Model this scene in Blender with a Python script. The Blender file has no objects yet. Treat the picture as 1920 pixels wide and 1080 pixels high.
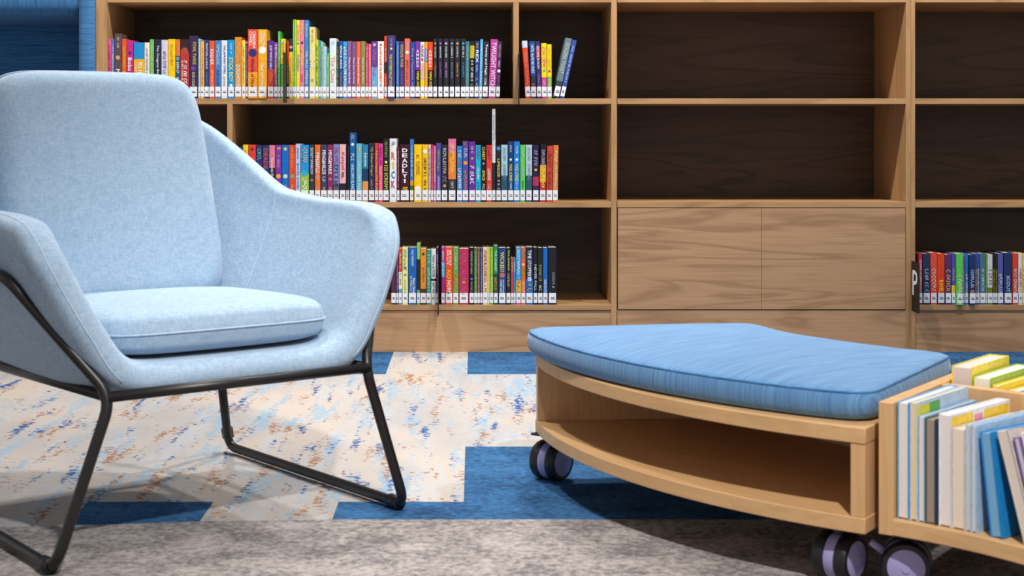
import bpy, bmesh, math, random
from mathutils import Vector, Matrix
random.seed(7)
C = bpy.context.scene.collection
PI = math.pi

# ------------------------------------------------------------------ camera
F = 2824.0; VX, VY = 889.0, 250.0; YB = 4.87; H = 0.707; K = F / YB
cam_d = bpy.data.cameras.new('camera'); cam = bpy.data.objects.new('camera', cam_d); C.objects.link(cam)
cam.location = (0, 0, H); cam.rotation_euler = (PI/2, 0, 0)
cam_d.sensor_fit = 'HORIZONTAL'; cam_d.sensor_width = 36.0; cam_d.lens = F/1920*36
cam_d.shift_x = (960-VX)/1920; cam_d.shift_y = -(540-VY)/1920
cam_d.dof.use_dof = True; cam_d.dof.focus_distance = 4.7; cam_d.dof.aperture_fstop = 9.0
cam_d.clip_start = 0.05
bpy.context.scene.camera = cam

# ------------------------------------------------------------------ light
w = bpy.data.worlds.new('World'); bpy.context.scene.world = w; w.use_nodes = True
bg = w.node_tree.nodes['Background']; bg.inputs[0].default_value = (0.98, 0.98, 1.0, 1); bg.inputs[1].default_value = 0.50
def spot(x, y, z, power, tx, ty, tz, size=130, rad=0.05, col=(1, 0.97, 0.93)):
    l = bpy.data.lights.new('ceiling_spot', 'SPOT'); l.energy = power; l.spot_size = math.radians(size); l.spot_blend = 0.7
    l.shadow_soft_size = rad; l.color = col
    o = bpy.data.objects.new('ceiling_spot', l); C.objects.link(o); o.location = (x, y, z)
    o.rotation_euler = (Vector((tx, ty, tz)) - Vector((x, y, z))).to_track_quat('-Z', 'Y').to_euler()
    return o
spot(0.25, 4.95, 2.72, 150, -0.3, 2.9, 0.0, 110)
spot(-0.9, 3.8, 2.72, 145, -0.9, 4.6, 0.4)
spot(0.35, 3.8, 2.72, 145, 0.35, 4.6, 0.4)
spot(1.6, 3.8, 2.72, 145, 1.6, 4.6, 0.4)
spot(-0.25, 1.65, 2.72, 75, -0.75, 2.9, 0.6, 62)
spot(0.55, 0.5, 2.6, 360, 0.35, 2.55, 0.15, 52)
sc = bpy.context.scene
sc.view_settings.view_transform = 'Standard'; sc.view_settings.look = 'None'
sc.view_settings.exposure = 0.0; sc.view_settings.gamma = 1.0; sc.view_settings.use_curve_mapping = False

# ------------------------------------------------------------------ helpers
def bx(px): return (px-VX)/K                 # metres on the bookcase front
def bz(py): return H-(py-VY)/K
def s2l(c):
    c = c/255.0
    return c/12.92 if c <= 0.04045 else ((c+0.055)/1.055)**2.4
def rgb(t): return (s2l(t[0]), s2l(t[1]), s2l(t[2]), 1)
class NT:
    def __init__(s, name):
        s.m = bpy.data.materials.new(name); s.m.use_nodes = True; s.t = s.m.node_tree
        s.b = s.t.nodes['Principled BSDF']
    def n(s, typ, **kw):
        nd = s.t.nodes.new(typ)
        for k, v in kw.items():
            if k.startswith('i_'):
                key = k[2:]
                key = int(key) if key.isdigit() else key.replace('_', ' ')
                nd.inputs[key].default_value = v
            else: setattr(nd, k, v)
        return nd
    def l(s, a, b): s.t.links.new(a, b)
    def coords(s, scale=(1, 1, 1), rot=(0, 0, 0), loc=(0, 0, 0)):
        tc = s.n('ShaderNodeTexCoord'); mp = s.n('ShaderNodeMapping'); src = tc.outputs['Object']
        if any(rot):
            m0 = s.n('ShaderNodeMapping'); m0.inputs['Rotation'].default_value = rot; s.l(src, m0.inputs['Vector']); src = m0.outputs[0]
        mp.inputs['Scale'].default_value = scale; mp.inputs['Location'].default_value = loc
        s.l(src, mp.inputs['Vector']); return mp.outputs[0]
    def noise(s, vec, scale, detail=3, rough=0.5, dist=0.0):
        nd = s.n('ShaderNodeTexNoise'); nd.inputs['Scale'].default_value = scale; nd.inputs['Detail'].default_value = detail
        nd.inputs['Roughness'].default_value = rough; nd.inputs['Distortion'].default_value = dist
        s.l(vec, nd.inputs['Vector']); return nd.outputs['Fac']
    def ramp(s, fac, stops):
        nd = s.n('ShaderNodeValToRGB'); e = nd.color_ramp.elements
        while len(e) < len(stops): e.new(0.5)
        for el, (p, c) in zip(e, stops): el.position = p; el.color = c
        s.l(fac, nd.inputs[0]); return nd.outputs[0]
    def mix(s, fac, a, b, mode='MIX'):
        nd = s.n('ShaderNodeMix', data_type='RGBA', blend_type=mode)
        for sock, v in ((nd.inputs[0], fac), (nd.inputs[6], a), (nd.inputs[7], b)):
            if isinstance(v, (int, float, tuple)): sock.default_value = v
            else: s.l(v, sock)
        return nd.outputs[2]
    def math(s, op, a, b=None):
        nd = s.n('ShaderNodeMath', operation=op)
        for i, v in enumerate((a, b)):
            if v is None: continue
            if isinstance(v, (int, float)): nd.inputs[i].default_value = v
            else: s.l(v, nd.inputs[i])
        return nd.outputs[0]
    def bump(s, h, strength, dist=0.001):
        nd = s.n('ShaderNodeBump'); nd.inputs['Strength'].default_value = strength; nd.inputs['Distance'].default_value = dist
        s.l(h, nd.inputs['Height']); s.l(nd.outputs[0], s.b.inputs['Normal'])
    def fin(s, col, rough=0.5, spec=0.5):
        if isinstance(col, tuple): s.b.inputs['Base Color'].default_value = col
        else: s.l(col, s.b.inputs['Base Color'])
        s.b.inputs['Roughness'].default_value = rough; s.b.inputs['Specular IOR Level'].default_value = spec
        return s.m
g = lambda v: (v, v, v, 1)

_cache = {}
def paper(col, rough=0.38):                         # printed book cover: colour with slight mottling
    key = (tuple(col), rough)
    if key not in _cache:
        t = NT('printed_cover'); v = t.coords()
        n = t.noise(v, 90, 3)
        dark = tuple(0.72*c for c in rgb(col)[:3])+(1,)
        _cache[key] = t.fin(t.mix(t.ramp(n, [(0.4, g(0)), (0.62, g(0.55))]), rgb(col), dark), rough, 0.4)
    return _cache[key]
def plain(name, col, rough=0.5, metal=0.0, spec=0.5):
    t = NT(name); v = t.coords(); n = t.noise(v, 40, 2)
    dark = tuple(0.88*c for c in rgb(col)[:3])+(1,)
    m = t.fin(t.mix(n, rgb(col), dark), rough, spec); t.b.inputs['Metallic'].default_value = metal; return m
def wood(name, c1, c2, c3, axis=0, rot=0.0, fig=1.0, rough=0.45):
    t = NT(name)
    sc_ = [9.0, 9.0, 9.0]; sc_[axis] = 0.9
    v = t.coords(tuple(sc_), (0, 0, rot))
    warp = t.noise(v, 0.9, 3, 0.5, 0.8)
    rings = t.math('FRACT', t.math('MULTIPLY', warp, 7.0))
    base = t.ramp(rings, [(0.0, rgb(c2)), (0.35, rgb(c1)), (0.8, rgb(c1)), (1.0, rgb(c2))])
    sf = [160.0, 160.0, 160.0]; sf[axis] = 5.0
    fib = t.noise(t.coords(tuple(sf), (0, 0, rot)), 1.0, 3, 0.6)
    col = t.mix(t.math('MULTIPLY', t.ramp(fib, [(0.45, g(0)), (0.7, g(1))]), 0.55), base, rgb(c3))
    big = t.noise(v, 0.45, 2)
    col = t.mix(t.math('MULTIPLY', t.ramp(big, [(0.4, g(0)), (0.65, g(1))]), 0.45*fig), col, rgb(c2))
    t.bump(fib, 0.06, 0.0005)
    return t.fin(col, rough, 0.35)
def fabric(name, c1, c2, scale=900, streak=None, rot=0.0, sheen=0.25):
    t = NT(name)
    if streak: v = t.coords(streak, (0, 0, rot))
    else: v = t.coords()
    if streak:
        n = t.noise(v, 1.0, 4, 0.65)
        n2 = t.noise(t.coords((6, 6, 6)), 1.0, 3)
        f = t.ramp(n, [(0.36, g(0)), (0.66, g(1))])
    else:
        a = t.noise(t.coords((scale, scale*0.22, scale*0.22)), 1.0, 2); b_ = t.noise(t.coords((scale*0.22, scale*0.22, scale)), 1.0, 2)
        n = t.math('MULTIPLY', t.math('ADD', a, b_), 0.5)
        n2 = t.noise(t.coords((60, 60, 60)), 1.0, 4)
        n = t.math('ADD', t.math('MULTIPLY', n, 0.8), t.math('MULTIPLY', n2, 0.2))
        f = t.ramp(n, [(0.36, g(0)), (0.64, g(1))])
    col = t.mix(f, rgb(c1), rgb(c2))
    t.bump(n, 0.25, 0.0012)
    t.fin(col, 0.92, 0.15)
    t.b.inputs['Sheen Weight'].default_value = sheen; t.b.inputs['Sheen Roughness'].default_value = 0.5
    return t.m

# --- mesh helpers
def quad_box(bm, x0, x1, y0, y1, z0, z1, mi=0):
    vs = [bm.verts.new(p) for p in ((x0,y0,z0),(x1,y0,z0),(x1,y1,z0),(x0,y1,z0),(x0,y0,z1),(x1,y0,z1),(x1,y1,z1),(x0,y1,z1))]
    fs = []
    for f in ((3,2,1,0),(4,5,6,7),(0,1,5,4),(1,2,6,5),(2,3,7,6),(3,0,4,7)):
        fc = bm.faces.new([vs[i] for i in f]); fc.material_index = mi; fs.append(fc)
    return fs
def mesh_from(name, bm, mats, parent=None, smooth=False, auto=None):
    bmesh.ops.recalc_face_normals(bm, faces=bm.faces)
    me = bpy.data.meshes.new(name); bm.to_mesh(me); bm.free()
    for m in (mats if isinstance(mats, (list, tuple)) else [mats]): me.materials.append(m)
    if smooth:
        for p in me.polygons: p.use_smooth = True
        if auto is not None: me.set_sharp_from_angle(angle=math.radians(auto))
    o = bpy.data.objects.new(name, me); C.objects.link(o)
    if parent: o.parent = parent
    return o
def bevel(o, wdt, seg=2):
    b = o.modifiers.new('bevel', 'BEVEL'); b.width = wdt; b.segments = seg; b.limit_method = 'ANGLE'; b.harden_normals = False
    return o
def box(name, x0, x1, y0, y1, z0, z1, mat, parent=None, bev=0.0):
    bm = bmesh.new(); quad_box(bm, x0, x1, y0, y1, z0, z1)
    o = mesh_from(name, bm, mat, parent)
    if bev: bevel(o, bev)
    return o
def thing(name, label, cat, loc=(0, 0, 0), rotz=0.0, group=None):
    o = bpy.data.objects.new(name, None); C.objects.link(o); o.empty_display_size = 0.05
    o.location = loc; o.rotation_euler = (0, 0, rotz); tag(o, label, cat, group); return o
def tag(o, label=None, cat=None, group=None, kind=None):
    if label: o['label'] = label
    if cat: o['category'] = cat
    if group: o['group'] = group
    if kind: o['kind'] = kind
    return o
def fillet(pts, r, n=6):
    pts = [Vector(p) for p in pts]; out = [pts[0]]
    for i in range(1, len(pts)-1):
        a, b, c = pts[i-1], pts[i], pts[i+1]
        d1 = (a-b); d2 = (c-b); rr = min(r, d1.length*0.45, d2.length*0.45)
        p = b+d1.normalized()*rr; q = b+d2.normalized()*rr
        for k in range(n+1):
            t = k/n; out.append((1-t)**2*p+2*t*(1-t)*b+t*t*q)
    out.append(pts[-1]); return out
def tube(bm, pts, rad, seg=12, closed=False, mi=0):
    pts = [Vector(p) for p in pts]; n = len(pts); rings = []; nrm = None
    for i in range(n):
        if closed: tg = (pts[(i+1) % n]-pts[i-1])
        else: tg = pts[min(i+1, n-1)]-pts[max(i-1, 0)]
        tg.normalize()
        if nrm is None:
            nrm = tg.orthogonal().normalized()
        nrm = (nrm-tg*nrm.dot(tg)).normalized(); bn = tg.cross(nrm)
        rings.append([bm.verts.new(pts[i]+rad*(math.cos(2*PI*k/seg)*nrm+math.sin(2*PI*k/seg)*bn)) for k in range(seg)])
    m = n if closed else n-1
    for i in range(m):
        a, b = rings[i], rings[(i+1) % n]
        for k in range(seg):
            f = bm.faces.new((a[k], a[(k+1) % seg], b[(k+1) % seg], b[k])); f.material_index = mi
    if not closed:
        for r_ in (rings[0], rings[-1]):
            f = bm.faces.new(r_); f.material_index = mi
def lathe(bm, prof, seg=32, M=None, mi=0):
    M = M or Matrix(); rings = []
    for (r, z) in prof:
        rings.append([bm.verts.new(M @ Vector((r*math.cos(2*PI*k/seg), r*math.sin(2*PI*k/seg), z))) for k in range(seg)])
    for a, b in zip(rings, rings[1:]):
        for k in range(seg):
            f = bm.faces.new((a[k], a[(k+1) % seg], b[(k+1) % seg], b[k])); f.material_index = mi
    for r_ in (rings[0], rings[-1]):
        f = bm.faces.new(r_); f.material_index = mi
def text_mesh(body, length, height, bold=0.0):
    """Lettering laid along +x from 0 to length, height tall, centred on y=0 (verts, faces)."""
    cu = bpy.data.curves.new('lettering', 'FONT'); cu.body = body; cu.resolution_u = 2; cu.offset = bold
    o = bpy.data.objects.new('lettering', cu); me = bpy.data.meshes.new_from_object(o)
    vs = [v.co.copy() for v in me.vertices]; fs = [tuple(p.vertices) for p in me.polygons]
    bpy.data.objects.remove(o); bpy.data.curves.remove(cu); bpy.data.meshes.remove(me)
    if not vs: return [], []
    x0 = min(v.x for v in vs); x1 = max(v.x for v in vs); y0 = min(v.y for v in vs); y1 = max(v.y for v in vs)
    sx = length/max(x1-x0, 1e-6); sy = height/max(y1-y0, 1e-6)
    return [Vector(((v.x-x0)*sx, (v.y-(y0+y1)/2)*sy, 0)) for v in vs], fs
def squiggle(length, height, rnd):
    """Unreadable small lettering: rows of short strokes."""
    vs, fs = [], []; x = 0.0
    def q(a, b, c, d):
        i = len(vs); vs.extend([Vector((a, c, 0)), Vector((b, c, 0)), Vector((b, d, 0)), Vector((a, d, 0))]); fs.append((i, i+1, i+2, i+3))
    while x < length:
        cw = height*rnd.uniform(0.45, 0.8)
        if x+cw > length: break
        if rnd.random() < 0.16: x += height*0.5; continue
        st = height*0.2; lo, hi = -height/2, height/2
        k = rnd.randint(0, 4)
        q(x, x+st, lo, hi)
        if k in (0, 1): q(x+cw-st, x+cw, lo, hi)
        if k in (0, 2, 3): q(x, x+cw, hi-st, hi)
        if k in (1, 2, 4): q(x, x+cw, lo, lo+st)
        if k == 3: q(x, x+cw*0.8, -st/2, st/2)
        x += cw+height*0.2
    return vs, fs

# ------------------------------------------------------------------ materials
M_SHELF = wood('shelf_oak', (190, 148, 102), (164, 124, 84), (150, 112, 76), 0)
M_UPRIGHT = wood('upright_oak', (190, 148, 102), (168, 128, 86), (150, 112, 76), 2)
M_WALNUT = wood('walnut_panel', (188, 148, 110), (160, 122, 88), (158, 120, 86), 0, fig=0.8)
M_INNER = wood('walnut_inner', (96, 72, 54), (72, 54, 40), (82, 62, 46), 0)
M_GAP = plain('shadow_gap', (30, 24, 20), 0.8)
M_OAK = wood('bench_oak', (212, 170, 122), (204, 161, 112), (190, 148, 102), 0, rot=0.95)
M_OAKV = wood('bench_oak_upright', (212, 170, 122), (202, 159, 110), (190, 148, 102), 2)
M_CHAIR = fabric('pale_blue_weave', (173, 193, 212), (141, 168, 195), 420)
M_SEAM = fabric('pale_blue_seam', (196, 212, 228), (164, 188, 212), 700)
M_BENCH = fabric('denim_blue_cushion', (102, 145, 186), (72, 116, 164), streak=(240, 9, 4), rot=0.95)
M_NOOK = fabric('blue_upholstery', (74, 128, 176), (44, 92, 138), streak=(9, 60, 330), sheen=0.1)
M_NOOKV = fabric('blue_upholstery_vertical', (74, 128, 176), (44, 92, 138), streak=(330, 60, 9), sheen=0.1)
M_STEEL = plain('black_powder_coat', (26, 22, 22), 0.38)
M_PLATE = plain('black_sheet_metal', (17, 15, 15), 0.6)
M_WHITE = plain('white_label', (240, 240, 244), 0.5)
M_INK = plain('ink', (60, 60, 70), 0.6)
M_PAGE = plain('page_paper', (222, 212, 196), 0.9)
M_TYRE = plain('black_tyre', (22, 22, 25), 0.42)
M_HUB = plain('lavender_plastic', (162, 154, 202), 0.4)

# ------------------------------------------------------------------ room
def carpet_cream():
    t = NT('cream_carpet')
    base = t.mix(t.ramp(t.noise(t.coords((3.2, 1.8, 1)), 1.0, 4), [(0.42, g(0)), (0.62, g(1))]), rgb((186, 175, 165)), rgb((166, 164, 164)))
    pile = t.noise(t.coords((420, 420, 1)), 1.0, 2)
    base = t.mix(t.math('MULTIPLY', pile, 0.30), base, rgb((150, 140, 132)))
    def flecks(col, big, fine, loc, lo, hi, base, amt=1.0):
        b = t.noise(t.coords(big, loc=loc), 1.0, 2, 0.5)
        f = t.noise(t.coords(fine, loc=(loc[1], loc[0], 0)), 1.0, 3, 0.6)
        m = t.math('ADD', t.math('MULTIPLY', b, 0.54), t.math('MULTIPLY', f, 0.46))
        return t.mix(t.math('MULTIPLY', t.ramp(m, [(lo, g(0)), (hi, g(1))]), amt), base, rgb(col))
    base = flecks((172, 180, 190), (14, 1.6, 1), (60, 60, 1), (5.1, 2.7, 0), 0.50, 0.60, base, 0.5)
    base = flecks((124, 162, 188), (19, 2.6, 1), (70, 75, 1), (3.1, 7.7, 0), 0.555, 0.575, base, 0.7)
    base = flecks((146, 98, 58), (20, 4.0, 1), (75, 80, 1), (9.3, 1.2, 0), 0.588, 0.60, base, 0.85)
    base = flecks((46, 86, 140), (26, 3.6, 1), (65, 80, 1), (21.5, 4.4, 0), 0.592, 0.603, base, 0.95)
    t.bump(pile, 0.5, 0.003)
    return t.fin(base, 1.0, 0.05)
def carpet_mottle(name, c1, c2, sc_, lo, hi, stretch=1.0):
    t = NT(name)
    n = t.math('ADD', t.math('MULTIPLY', t.noise(t.coords((sc_, sc_*stretch, 1)), 1.0, 4, 0.6), 0.4), t.math('MULTIPLY', t.noise(t.coords((sc_*9, sc_*9, 1)), 1.0, 4, 0.7), 0.6))
    base = t.mix(t.ramp(n, [(lo, g(0)), (hi, g(1))]), rgb(c1), rgb(c2))
    pile = t.noise(t.coords((380, 380, 1)), 1.0, 2)
    dk = tuple(0.55*c for c in rgb(c2)[:3])+(1,)
    base = t.mix(t.math('MULTIPLY', pile, 0.28), base, dk)
    t.bump(pile, 0.5, 0.003)
    return t.fin(base, 1.0, 0.05)
M_CREAM = carpet_cream()
M_BLUE = carpet_mottle('blue_carpet', (64, 112, 158), (42, 70, 106), 8, 0.42, 0.6, 1.4)
M_GREY = carpet_mottle('grey_carpet', (184, 175, 171), (116, 112, 113), 8, 0.42, 0.58, 1.3)
M_SEAMC = plain('tile_seam', (170, 180, 190), 0.9)

def build_floor():
    xs = [-4.0, -0.74, -0.50, -0.26, -0.02, 0.22, 4.0]
    ys = [-1.5, 2.758, 2.89, 3.40, 4.42, 5.4]
    def kind(x, y):
        if y < 2.758: return 2
        if y < 2.89: return 1 if (-0.74 < x < -0.50 or x > -0.26) else 0
        if y < 3.40: return 1 if x > -0.02 else 0
        if y < 4.42: return 1 if x > 0.22 else 0
        return 0 if (-0.26 < x < -0.02 or x < -0.74) else 1
    bm = bmesh.new(); vv = {}
    def vert(i, j):
        if (i, j) not in vv:
            y = ys[j]
            if j == 1: y += {0: -0.22, 1: -0.046, 2: -0.014}.get(i, 0.0)
            vv[(i, j)] = bm.verts.new((xs[i], y, 0))
        return vv[(i, j)]
    for i in range(len(xs)-1):
        for j in range(len(ys)-1):
            f = bm.faces.new((vert(i, j), vert(i+1, j), vert(i+1, j+1), vert(i, j+1)))
            f.material_index = kind((xs[i]+xs[i+1])/2, (ys[j]+ys[j+1])/2)
    o = mesh_from('floor', bm, [M_CREAM, M_BLUE, M_GREY]); tag(o, 'carpet tile floor in cream, blue and grey', 'floor', kind='structure')
build_floor()
M_WALL = plain('white_paint', (206, 204, 200), 0.9)
def slab(name, x0, x1, y0, y1, z0, z1, label, cat):
    o = box(name, x0, x1, y0, y1, z0, z1, M_WALL); tag(o, label, cat, kind='structure')
slab('wall_back', -4, 4, 5.40, 5.5, 0, 2.9, 'plain wall behind the bookcases', 'wall')
slab('ceiling', -4, 4, -1.5, 5.5, 2.9, 3.0, 'plain white ceiling above the reading area', 'ceiling')

# ------------------------------------------------------------------ bookcases
DEP = 0.40
Z_S1, Z_S2, Z_S3 = bz(184.5), bz(378.7), bz(571.5)           # shelf tops
T_S = 10.4/K
Z_TOP0 = bz(4.5)                                               # underside of the shelf above the top row
Z_TOP = Z_TOP0+T_S
def shelf(parent, ox, px0, px1, ztop, name='shelf', mat=None, y0=0.0):
    return box(name, bx(px0)-ox, bx(px1)-ox, y0, DEP-0.012, ztop-T_S, ztop, mat or M_SHELF, parent, 0.0007)
def upright(parent, ox, px0, px1, z0, z1, name='divider', y0=0.0):
    return box(name, bx(px0)-ox, bx(px1)-ox, y0, DEP-0.012, z0, z1, M_UPRIGHT, parent, 0.0007)
Z_CASE = Z_TOP+0.34
def bookcase(label, px0, px1):
    ox = bx((px0+px1)/2)
    return thing('bookcase', label, 'bookcase', (ox, YB, 0), 0, 'bookcases along the back wall'), ox
# left case 181..1156
b1, o1 = bookcase('walnut bookcase with three visible rows of books behind the pale blue armchair', 181, 1156)
upright(b1, o1, 181, 201.7, 0.0, Z_CASE, 'end_panel', -0.006)
upright(b1, o1, 1146.2, 1156.2, 0.0, Z_CASE, 'end_panel')
for z in (Z_S1, Z_S2, Z_TOP, Z_CASE): shelf(b1, o1, 201.7, 1146.2, z)
shelf(b1, o1, 201.7, 1146.2, Z_S3, 'bottom_shelf')
upright(b1, o1, 962.5, 973, Z_S1, Z_TOP0)
upright(b1, o1, 425.8, 436.2, Z_S2, Z_S1-T_S)
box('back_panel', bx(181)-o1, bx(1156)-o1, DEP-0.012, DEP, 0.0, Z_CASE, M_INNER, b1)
box('kickboard', bx(201.7)-o1, bx(1146)-o1, 0.004, 0.022, 0.0, bz(583), M_WALNUT, b1)
# middle case with drawers 1157..1708
b2, o2 = bookcase('walnut bookcase with two wide drawer fronts behind the blue bench', 1156.4, 1708)
upright(b2, o2, 1698.6, 1708, 0.0, Z_CASE, 'end_panel')
upright(b2, o2, 1156.8, 1157.6, 0.0, Z_CASE, 'end_panel', 0.01)
for z in (Z_S1, Z_S2, Z_TOP, Z_CASE): shelf(b2, o2, 1157.6, 1698.6, z)
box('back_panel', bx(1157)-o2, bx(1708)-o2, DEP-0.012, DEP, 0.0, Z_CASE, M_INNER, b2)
box('kickboard', bx(1157.6)-o2, bx(1707.6)-o2, 0.0035, 0.021, 0.0, bz(581.5), M_WALNUT, b2)
for a, b in ((1158.6, 1427.6), (1428.2, 1697.8)):
    box('drawer_front', bx(a)-o2, bx(b)-o2, 0.001, 0.02, bz(580.0), Z_S2-T_S-0.002, M_WALNUT, b2, 0.0006)
box('gap_shade_sheet', bx(1157.6)-o2, bx(1698.6)-o2, 0.022, 0.05, bz(581.4), Z_S2-T_S, M_GAP, b2)  # dark sheet behind the drawer fronts, gap shade put in as colour
# right case 1708..2260
b3, o3 = bookcase('walnut bookcase at the right edge holding one low row of books', 1708.3, 2260)
upright(b3, o3, 1708.3, 1716, 0.0, Z_CASE, 'end_panel')
upright(b3, o3, 2250, 2260, 0.0, Z_CASE, 'end_panel')
for z in (Z_S1, Z_S2, Z_TOP, Z_CASE): shelf(b3, o3, 1716, 2250, z)
shelf(b3, o3, 1716, 2250, Z_S3, 'bottom_shelf')
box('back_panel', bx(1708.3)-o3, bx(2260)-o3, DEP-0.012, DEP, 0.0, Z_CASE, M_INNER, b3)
box('kickboard', bx(1708.6)-o3, bx(2250)-o3, 0.004, 0.022, 0.0, bz(581.5), M_WALNUT, b3)

# ------------------------------------------------------------------ upholstered reading nook (top left)
def rounded_box(name, x0, x1, y0, y1, z0, z1, r, mat, parent, seg=5):
    bm = bmesh.new(); quad_box(bm, x0, x1, y0, y1, z0, z1)
    bmesh.ops.bevel(bm, geom=list(bm.edges), offset=r, segments=seg, profile=0.5, affect='EDGES')
    return mesh_from(name, bm, mat, parent, True)
nx = bx(-160)
nook = thing('reading_nook', 'built-in padded reading nook upholstered in dark blue beside the left bookcase', 'nook', (nx, YB, 0))
jx0, jx1 = bx(150)-nx, bx(180.4)-nx
zt = bz(29)
rounded_box('jamb_pad', jx0, jx1, -0.03, 0.50, 0.0, Z_CASE, 0.02, M_NOOK, nook)
rounded_box('jamb_pad', -jx1-0.04, -jx0-0.04, -0.03, 0.50, 0.0, Z_CASE, 0.02, M_NOOK, nook)
rounded_box('header_pad', -jx0-0.03, jx0+0.012, -0.025, 0.46, zt, Z_CASE, 0.045, M_NOOKV, nook)
rounded_box('back_pad', -jx0-0.02, jx0+0.01, 0.44, 0.50, 0.30, zt+0.05, 0.02, M_NOOK, nook)
rounded_box('seat_pad', -jx0-0.02, jx0+0.01, 0.0, 0.46, 0.18, 0.30, 0.03, M_NOOK, nook)
box('plinth', -jx0-0.02, jx0+0.01, 0.01, 0.46, 0.0, 0.185, M_WALNUT, nook)

# ------------------------------------------------------------------ shelf divider signs
def divider_sign(px, py0, py1, out, label, letter=None, ly0=0, ly1=0):
    z0, z1 = bz(py1), bz(py0); x = bx(px)
    t = thing('shelf_divider', label, 'shelf divider', (x, YB, z0), 0, 'black divider plates on the shelves')
    bm = bmesh.new(); quad_box(bm, -0.001, 0.001, -out, 0.12, 0, z1-z0)
    bmesh.ops.bevel(bm, geom=[e for e in bm.edges if abs(e.verts[0].co.x-e.verts[1].co.x) > 1e-4], offset=0.004, segments=3, affect='EDGES')
    mesh_from('plate', bm, M_PLATE, t)
    if letter:
        vs, fs = text_mesh(letter, out*0.66, bz(ly0)-bz(ly1), 0.01)
        bm = bmesh.new(); zc = (bz(ly0)+bz(ly1))/2-z0
        vv = [bm.verts.new((-0.0015, -out*0.14-v.x, zc+v.y)) for v in vs]
        for f in fs: bm.faces.new([vv[i] for i in f])
        o = mesh_from('letter', bm, M_WHITE, t); tag(o, 'white letter on the plate')
divider_sign(537.2, 100, 193, 0.085, 'black divider plate between books left of the tall thin green ones, top shelf')
divider_sign(972.0, 101, 197, 0.085, 'black divider plate by the upright between the two top shelf bays', 'N', 130, 168)
divider_sign(822.3, 496, 588, 0.085, 'black divider plate among the books on the bottom shelf beside armchair', None)
divider_sign(1709.6, 489, 582.3, 0.083, 'black divider plate lettered P below right, next to the crimson book', 'P', 505, 552)

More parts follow.
